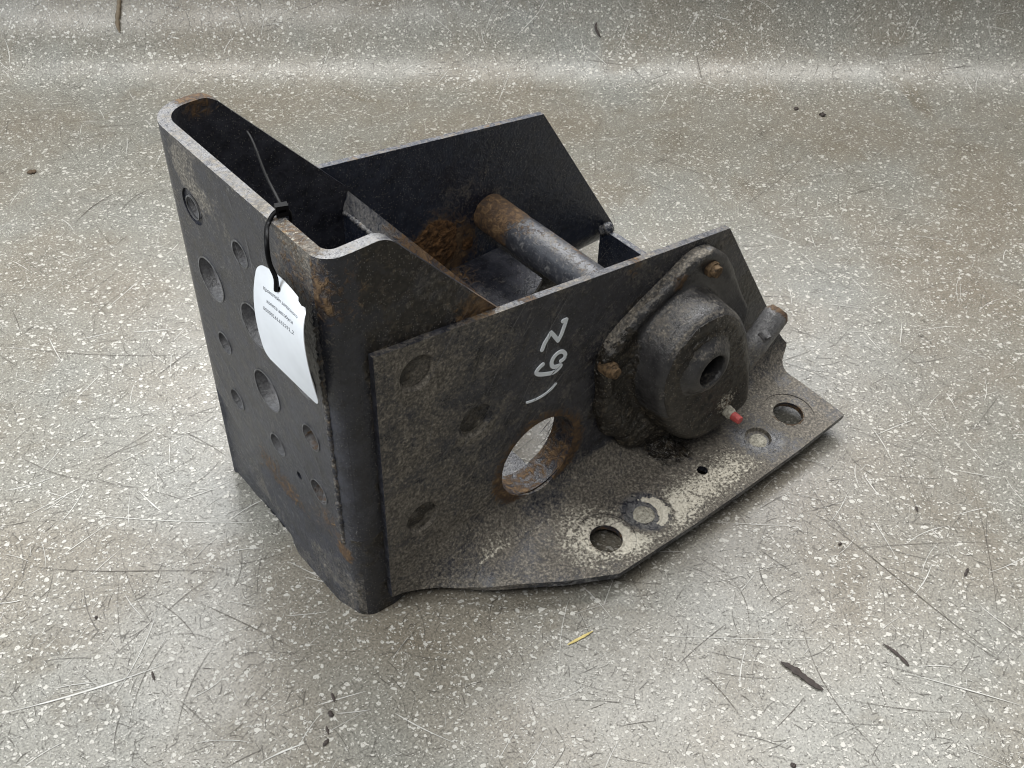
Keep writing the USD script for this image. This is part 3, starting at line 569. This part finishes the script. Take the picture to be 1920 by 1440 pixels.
def field(x, y, z):
    a = (x - o0) / GE; b = (y - o1) / GE; c = (z - o2) / GE
    i = min(max(int(a), 0), n0[0] - 2); j = min(max(int(b), 0), n0[1] - 2); k = min(max(int(c), 0), n0[2] - 2); a -= i; b -= j; c -= k
    p, q = DL[i], DL[i + 1]; p0, p1, q0, q1 = p[j], p[j + 1], q[j], q[j + 1]
    e = (p0[k] * (1 - c) + p0[k + 1] * c) * (1 - b) + (p1[k] * (1 - c) + p1[k + 1] * c) * b
    g = (q0[k] * (1 - c) + q0[k + 1] * c) * (1 - b) + (q1[k] * (1 - c) + q1[k + 1] * c) * b
    return -(e * (1 - a) + g * a)
hub_m = m3.Manifold.level_set(field, [gu[1], gv[1], gh[1], gu[-2], gv[-2], gh[-2]], .0023, 0.0)
hm = hub_m.to_mesh(); hv, hf = np.array(hm.vert_properties[:, :3], float), np.array(hm.tri_verts)
hub_t = trimesh.Trimesh(hv, hf, process=False); trimesh.smoothing.filter_taubin(hub_t, iterations=6)
hub_t = trimesh.Trimesh(*trimesh.remesh.subdivide(hub_t.vertices, hub_t.faces), process=True)
def hub_grease(L):
    u, v_, h = L.T; f1 = fbm(L * 34, 4, 41); rh = np.hypot(u, v_)
    facez = sm(h, .045, .0485) * sm(rh, .026, .034)
    left = sm(-u - .35 * v_ - .02, 0, .03) * sm(.022 - h, -.004, .008) * sm(.06 - v_ - u * .2, 0, .03)
    low = sm(-v_ - .030, 0, .03)
    ridge = sm(v_ - .48 * u - .06, 0, .02) * (h < .02)
    return np.clip(np.maximum.reduce([facez * .85, left * .8, low, .5 * ridge]) + .5 * (f1 - .5), 0, 1), f1
L = np.array(hub_t.vertices); gz, _ = hub_grease(L)
rib = fbm(np.c_[L[:, 0] * 60 + L[:, 1] * 40, L[:, 1] * 210 - L[:, 0] * 120, L[:, 2] * 120], 3, 12)
rdg = sm(L[:, 1] - .48 * L[:, 0] - .055, 0, .02) * (L[:, 2] < .022)
fp = shapely.points(L[:, 0], L[:, 1]); fd = np.where(shapely.contains(face, fp), shapely.distance(face.exterior, fp), 0.); gz = gz * np.where(L[:, 2] > .030, .12 + .88 * sm(fd, .006, .014), 1.)
disp = gz * (.0038 * (fbm(L * 150, 4, 13) - .45) + .0034 * (rib - .5)) + .0005 * (fbm(L * 90, 3, 14) - .5) + rdg * (.0055 * (fbm(L * 75, 4, 15) - .55))
L = L + np.array(hub_t.vertex_normals) * (disp * (L[:, 2] > .001))[:, None]
def to_world(L): return np.c_[L[:, 0] + XR, YN - L[:, 2], L[:, 1] + ZR]
def hub_mask(P, N):
    L = np.c_[P[:, 0] - XR, P[:, 2] - ZR, YN - P[:, 1]]; g, f1 = hub_grease(L); u, v_, h = L.T
    topc = sm(N[:, 2], .35, .8)
    dust = .34 * topc * (h < .046) + .34 * sm(v_ - .48 * u - .055, 0, .02) * (h < .022) + .30 * (f1 - .5) + .30 * (h > .043) * (f1 > .5)
    g = g * (1 - .75 * topc * (h < .045) * (v_ > .02))
    rust = .8 * blob(L, (-.002, .068, .016), .010) + .5 * blob(L, (.043, -.075, .045), .012)
    crust = .55 * blob(L, (.045, -.070, .046), .014, .6)
    return np.c_[rust, dust, g], np.c_[.15 + 0 * u, crust, np.clip(g, .15, 1)]
obj('hub', (to_world(L), np.array(hub_t.faces)), CAST, bracket, smooth=True, masks=hub_mask)

# bolts, grease nipple with red cap, locking pin
def lump(man, edge, amp, sc, seed):
    man = man.refine_to_length(edge); mm = man.to_mesh(); v, f = np.array(mm.vert_properties[:, :3], float), np.array(mm.tri_verts); t = trimesh.Trimesh(v, f); trimesh.smoothing.filter_taubin(t, iterations=8)
    t.vertices = t.vertices + t.vertex_normals * (amp * (fbm(t.vertices * sc, 3, seed) - .5))[:, None]; return np.array(t.vertices), np.array(t.faces)
def bolt(px, py, h0, h1, seed):
    c = on_plane(px, py, 1, YN - h1)
    b = obj('bolt', lump(cyl((c[0], YN - h0, c[2]), (c[0], YN - h1, c[2]), .0062, .0054, 24) + cyl((c[0], YN - h0, c[2]), (c[0], YN - h1 + .005, c[2]), .0076, .0074, 24), .0016, .0012, 260, seed), RUSTY, bracket, smooth=True)
bolt(1348, 512, .004, .021, 1); bolt(1157, 702, .004, .021, 2)
c = on_plane(1366, 773, 1, YN - .053)
nip = obj('grease_nipple', lump(m3.Manifold.batch_hull([m3.Manifold.sphere(.0058, 18).translate((c[0], YN - .049, c[2])), m3.Manifold.sphere(.0052, 18).translate((c[0], YN - .055, c[2]))]) + cyl((c[0], YN - .036, c[2]), (c[0], YN - .050, c[2]), .0074, .006, 16), .0016, .0030, 240, 4), CRUST, bracket, smooth=True)
obj('red_cap', lump(cyl((c[0], YN - .0585, c[2]), (c[0], YN - .0680, c[2]), .0047, .0040, 8), .0012, .0008, 300, 5), RED, nip, smooth=35)
p0, p1 = on_plane(1392, 676, 1, YN - .027), on_plane(1453, 594, 1, YN - .027)
ax = (p1 - p0) / np.linalg.norm(p1 - p0)
pinm = m3.Manifold.batch_hull([m3.Manifold.sphere(.0125, 32).translate(tuple(p0)), cyl(p1 - ax * .004, p1 + ax * .003, .0125, .0125, 32), cyl(p1 + ax * .004, p1 + ax * .0085, .0105, .0085, 32)])
pin = obj('locking_pin', lump(pinm, .0022, .0016, 120, 6), CAST, bracket, smooth=True, masks=lambda P, N: (np.c_[.85 * sm((P - p1) @ ax, -.001, .007) + .2 * (fbm(P * 90, 3, 2) > .55), .42 * (1 - sm((P - p0) @ ax, .01, .03)) + .15, .25 * (1 - sm((P - p0) @ ax, .0, .02))], np.c_[.85 + 0 * P[:, 0], .2 * (1 - sm((P - p0) @ ax, .015, .028)), .4 + 0 * P[:, 0]]))
q = on_plane(1437, 632, 1, YN - .037)
ringm = cyl((q[0], q[1] + .006, q[2] + .003), (q[0], q[1] - .002, q[2] - .001), .0050, .0044, 20) - cyl((q[0], q[1] + .001, q[2] + .001), (q[0], q[1] - .004, q[2] - .001), .0026, .0026, 16)
obj('pin_nipple', ringm, CAST, pin, smooth=40, masks=flat_mask(.1, .3, 0, .6, 0, .2))
obj('grease_plug', lump(m3.Manifold.sphere(.0098, 28).scale((1, 1, .32)).translate((.4155, -.1962, .0190)), .0016, .0030, 220, 9), CRUST, bracket, smooth=True)
obj('grease_plug', lump(m3.Manifold.sphere(.0105, 28).scale((1, 1, .16)).translate((.2598, -.1955, .0212)), .0016, .0016, 160, 10), CRUST, bracket, smooth=True)

# scrapes across the near plate and the face of the channel
def scrapes(n, seed, box_, ang, to3, wmax=.0007):
    g = np.random.default_rng(seed); out = []
    for i in range(n):
        c = g.uniform(box_[0], box_[1]); L = g.uniform(.006, .05) * (1 if g.random() < .7 else 1.7); a = ang + g.normal(0, .30); k = g.normal(0, 1.5); s_ = np.linspace(-L / 2, L / 2, 9)
        p = np.c_[c[0] + np.cumsum(np.cos(a + k * s_)) * L / 9, c[1] + np.cumsum(np.sin(a + k * s_)) * L / 9, np.full(9, .0)]
        v, f = ribbon(p, g.uniform(.0002, wmax)); out.append((to3(v, .00012 + .00002 * i / n), f))
    return join(out)
def on_near(v, e): return np.c_[v[:, 0], np.full(len(v), YN - .0009 - e), v[:, 1]]
def on_face(v, e): return shear(np.c_[np.full(len(v), -.0006 - e), v[:, 0], v[:, 1]])
SCRL = plain('light_scrape', (.11, .11, .115), .5, .5, 300.); SCRD = plain('dark_scrape', (.010, .0095, .009), .4)
tag(obj('scrapes', scrapes(34, 3, ((.05, .10), (.25, .25)), .95, on_near), SCRL, bracket), kind='stuff')
tag(obj('scrapes', scrapes(26, 4, ((.09, .09), (.22, .23)), .80, on_near, .0012), SCRD, bracket), kind='stuff')
tag(obj('scrapes', scrapes(30, 5, ((-.085, .09), (.075, .36)), 1.2, on_face), SCRL, bracket), kind='stuff')

# hand-written white marks on the near plate
def z5(x, y): return 860 + x / 4, 340 + y / 4
def z8(x, y): return 680 + x / 3, 640 + y / 3
strokes = {'digit_three': [z5(622, 1262), z5(640, 1215), z5(690, 1132), z5(708, 1150), z5(742, 1192), z5(765, 1150), z5(790, 1080), z5(804, 1034), z5(778, 1046)],
           'digit_nine': [z8(1112, 108), z8(1136, 84), z8(1128, 58), z8(1098, 62), z8(1070, 92), z8(1060, 122), z8(1078, 142), z8(1112, 134), z8(1092, 158), z8(1040, 180), z8(994, 184), z8(974, 174), z8(990, 148), z8(1012, 128)],
           'digit_one': [z8(1084, 236), z8(1040, 282), z8(985, 318), z8(922, 342)]}
for nm, pp in strokes.items():
    q = [on_plane(*p, 1, YN) for p in pp]; s = spline([(a[0], a[2]) for a in q], 60)
    if nm == 'digit_three': s = np.array([(a[0], a[2]) for a in q])
    poly = LineString(s).buffer(.0018 if nm != 'digit_one' else .0010, quad_segs=4)
    obj(nm, warp(extrude(poly, .0012), lambda P: np.c_[P[:, 0], YN + .0002 - P[:, 2], P[:, 1]]), WHITE, bracket)

# ------------------------------------------------------------------ the paper tag and its cable tie
CP = [[(484, 494, -.010), (532, 525, -.009), (576, 583, -.012)], [(478, 575, -.013), (524, 615, -.016), (573, 655, -.022)], [(500, 665, -.012), (548, 712, -.010), (602, 764, -.004)]]
CP = np.array([[on_plane(a, b, 0, c) for a, b, c in row] for row in CP])
TW, THt = .072, .085
def lag(t): return np.stack([2 * (t - .5) * (t - 1), -4 * t * (t - 1), 2 * t * (t - .5)], -1)
def tag_surf(P):
    u, w = P[:, 0] / TW, 1 - P[:, 1] / THt
    S = lambda a, b: np.einsum('ni,nj,ijk->nk', lag(b), lag(a), CP)
    p = S(u, w); e = 1e-3; n = np.cross(S(u + e, w) - p, S(u, w - e) - p); n /= np.linalg.norm(n, axis=1, keepdims=True)
    return p + n * P[:, 2:3]
tp = sbox(0, 0, TW, THt).buffer(-.007).buffer(.007, quad_segs=6)
tp = tp.difference(circle(TW * .47, THt * .885, .0024, 16)).difference(Polygon([(TW * .80, THt * 1.02), (TW * .83, THt * .965), (TW * .90, THt * .955), (TW * 1.0, THt * 1.02)]))
white_tag = xform('paper_tag'); tag(white_tag, 'white paper parts tag hanging from black cable tie on the bracket front', 'tag')
obj('paper', warp(extrude(tp, .0005, .004), tag_surf), PAPER, white_tag, smooth=40)
for s, x, y, h in [('Кронштейн запасного', .013, .0655, .0031), ('колеса автобуса', .019, .0565, .0031), ('00000161632291_2', .014, .0480, .0030)]:
    t = meshkit.text_mesh(s, h, .00012); vv = np.array(t.vertices)
    wid = vv[:, 0].max(); tgt = {'К': .050, 'к': .038, '0': .044}[s[0]]
    vv[:, 0] *= tgt / wid; vv += [x, y, .00052]
    obj('printed_line', (tag_surf(vv), np.array(t.faces)), INK, white_tag)
tie = xform('cable_tie'); tag(tie, 'thin black plastic cable tie looped over the bracket rim, tail sticking up', 'cable tie')
A = lambda px, py, x: on_plane(px, py, 0, x)
hole = tag_surf(np.array([[TW * .47, THt * .885, .0008]]))[0]
loop = [hole + [.006, .004, .004], hole + [-.0012, .001, -.0008], A(518, 528, -.0135), A(506, 495, -.0165), A(500, 455, -.0150), A(500, 430, -.0085), A(504, 417, -.0012), (.0045, -.0590, .3790), (.0125, -.0605, .3795), (.0148, -.0610, .372), (.0140, -.064, .350)]
obj('strap', tube(spline(loop, 70), .0017, 10, .75), NYLON, tie, smooth=True)
tail = [(.0105, -.0585, .3800), A(522, 375, .015), A(497, 325, .021), A(478, 275, .027), A(463, 246, .031)]
obj('tail', tube(spline(tail, 50), np.linspace(.0015, .0009, 50), 10, .6), NYLON, tie, smooth=True)
hd = m3.Manifold.cube((.0085, .0075, .0062), True) - m3.Manifold.cube((.0052, .0022, .01), True)
a_ = np.array(tail[1]) - np.array(tail[0]); a_ /= np.linalg.norm(a_); b_ = np.cross([0, 0, 1], a_); b_ /= np.linalg.norm(b_); c_ = np.cross(a_, b_)
obj('head', hd.transform(np.column_stack([b_, c_, a_, np.array([.0098, -.0597, .3800])])), NYLON, tie)

# ------------------------------------------------------------------ litter on the sheet
def splinter(name, pts, w, label, cat, m=DEBRIS, h=.45, group=None):
    q = np.array([floor_point(x, y, .0006) for x, y in pts]); s = spline(q, 26) if len(q) > 2 else np.linspace(q[0], q[1], 26)
    k = len(s); r = w / 2 * np.clip(np.sin(np.linspace(.2, math.pi - .2, k)) * 1.3, .12, 1) * (.75 + .6 * noise(np.c_[np.arange(k) * .6, np.zeros(k), np.zeros(k)], int(pts[0][0])))
    V, F = tube(s, r, 7); c = np.repeat(s, 7, 0); V[:len(c), 2] = s.mean(0)[2] * 0 + c[:, 2] + (V[:len(c), 2] - c[:, 2]) * h + w * .12
    tag(obj(name, (V, F), m, smooth=50, loc=s.mean(0)), label, cat, group)
splinter('wood_splinter', [(1463, 1243), (1487, 1256), (1512, 1275), (1543, 1295)], .0062, 'largest dark brown splinter on the floor, right of the bracket front', 'splinter')
splinter('wood_splinter', [(1655, 1208), (1680, 1226), (1704, 1250)], .0030, 'slender dark splinter far right of the largest splinter', 'splinter')
splinter('straw', [(1064, 1210), (1085, 1199), (1112, 1184)], .0022, 'short yellow straw lying on the floor below the bracket foot', 'straw', STRAW)
splinter('hair', [(1119, 42), (1117, 52), (1121, 62), (1126, 71)], .0035, 'short curved dark hair on the upswept sheet at top', 'hair')
splinter('brown_fibre', [(222, -12), (223, 12), (221, 30), (225, 62)], .0062, 'brown fibre stuck to the upswept sheet at top left', 'fibre', plain('brown_fibre', (.13, .10, .065), .8))
splinter('dried_leaf_bit', [(51, 326), (60, 324), (69, 323)], .0085, 'dark dried leaf bit on the floor left of the bracket', 'leaf bit', plain('dried_leaf', (.07, .045, .025), .8))
splinter('grit', [(1538, 214), (1543, 217), (1547, 219)], .0085, 'larger of two dark grit pellets at the foot of the cove', 'grit')
splinter('grit', [(1490, 206), (1493, 204), (1496, 202)], .0055, 'smaller of two dark grit pellets at the foot of the cove', 'grit')
for i, (a, b, w) in enumerate([((622, 1300), (628, 1318), .0022), ((618, 1334), (623, 1346), .0034), ((612, 1362), (616, 1378), .0018), ((606, 1400), (616, 1387), .0028)]):
    splinter('paint_flake', [a, b], w, ['topmost of the four dark paint flakes in a row below the bracket corner', 'fattest of the four dark paint flakes below the bracket corner', 'thinnest of the four dark paint flakes, third from the top', 'lowest of the four dark paint flakes below the bracket corner'][i], 'flake', group='dark paint flakes on the floor')
splinter('chip', [(1717, 950), (1720, 960)], .0022, 'small dark chip on the floor right of the bracket tip', 'chip')
splinter('chip', [(1572, 1022), (1578, 1019)], .0026, 'tiny dark chip beside the long diagonal scratch on the right', 'chip')
splinter('chip', [(1808, 1082), (1815, 1066)], .0024, 'dark chip near the right border of the floor', 'chip')
splinter('chip', [(1482, 1432), (1492, 1440)], .0034, 'dark chip on the floor at the bottom border', 'chip')
splinter('chip', [(285, 1260), (290, 1277)], .0018, 'thin dark chip on the floor at lower left', 'chip')
splinter('chip', [(178, 1160), (184, 1157)], .0024, 'small brown chip at far left of the lower floor', 'chip')
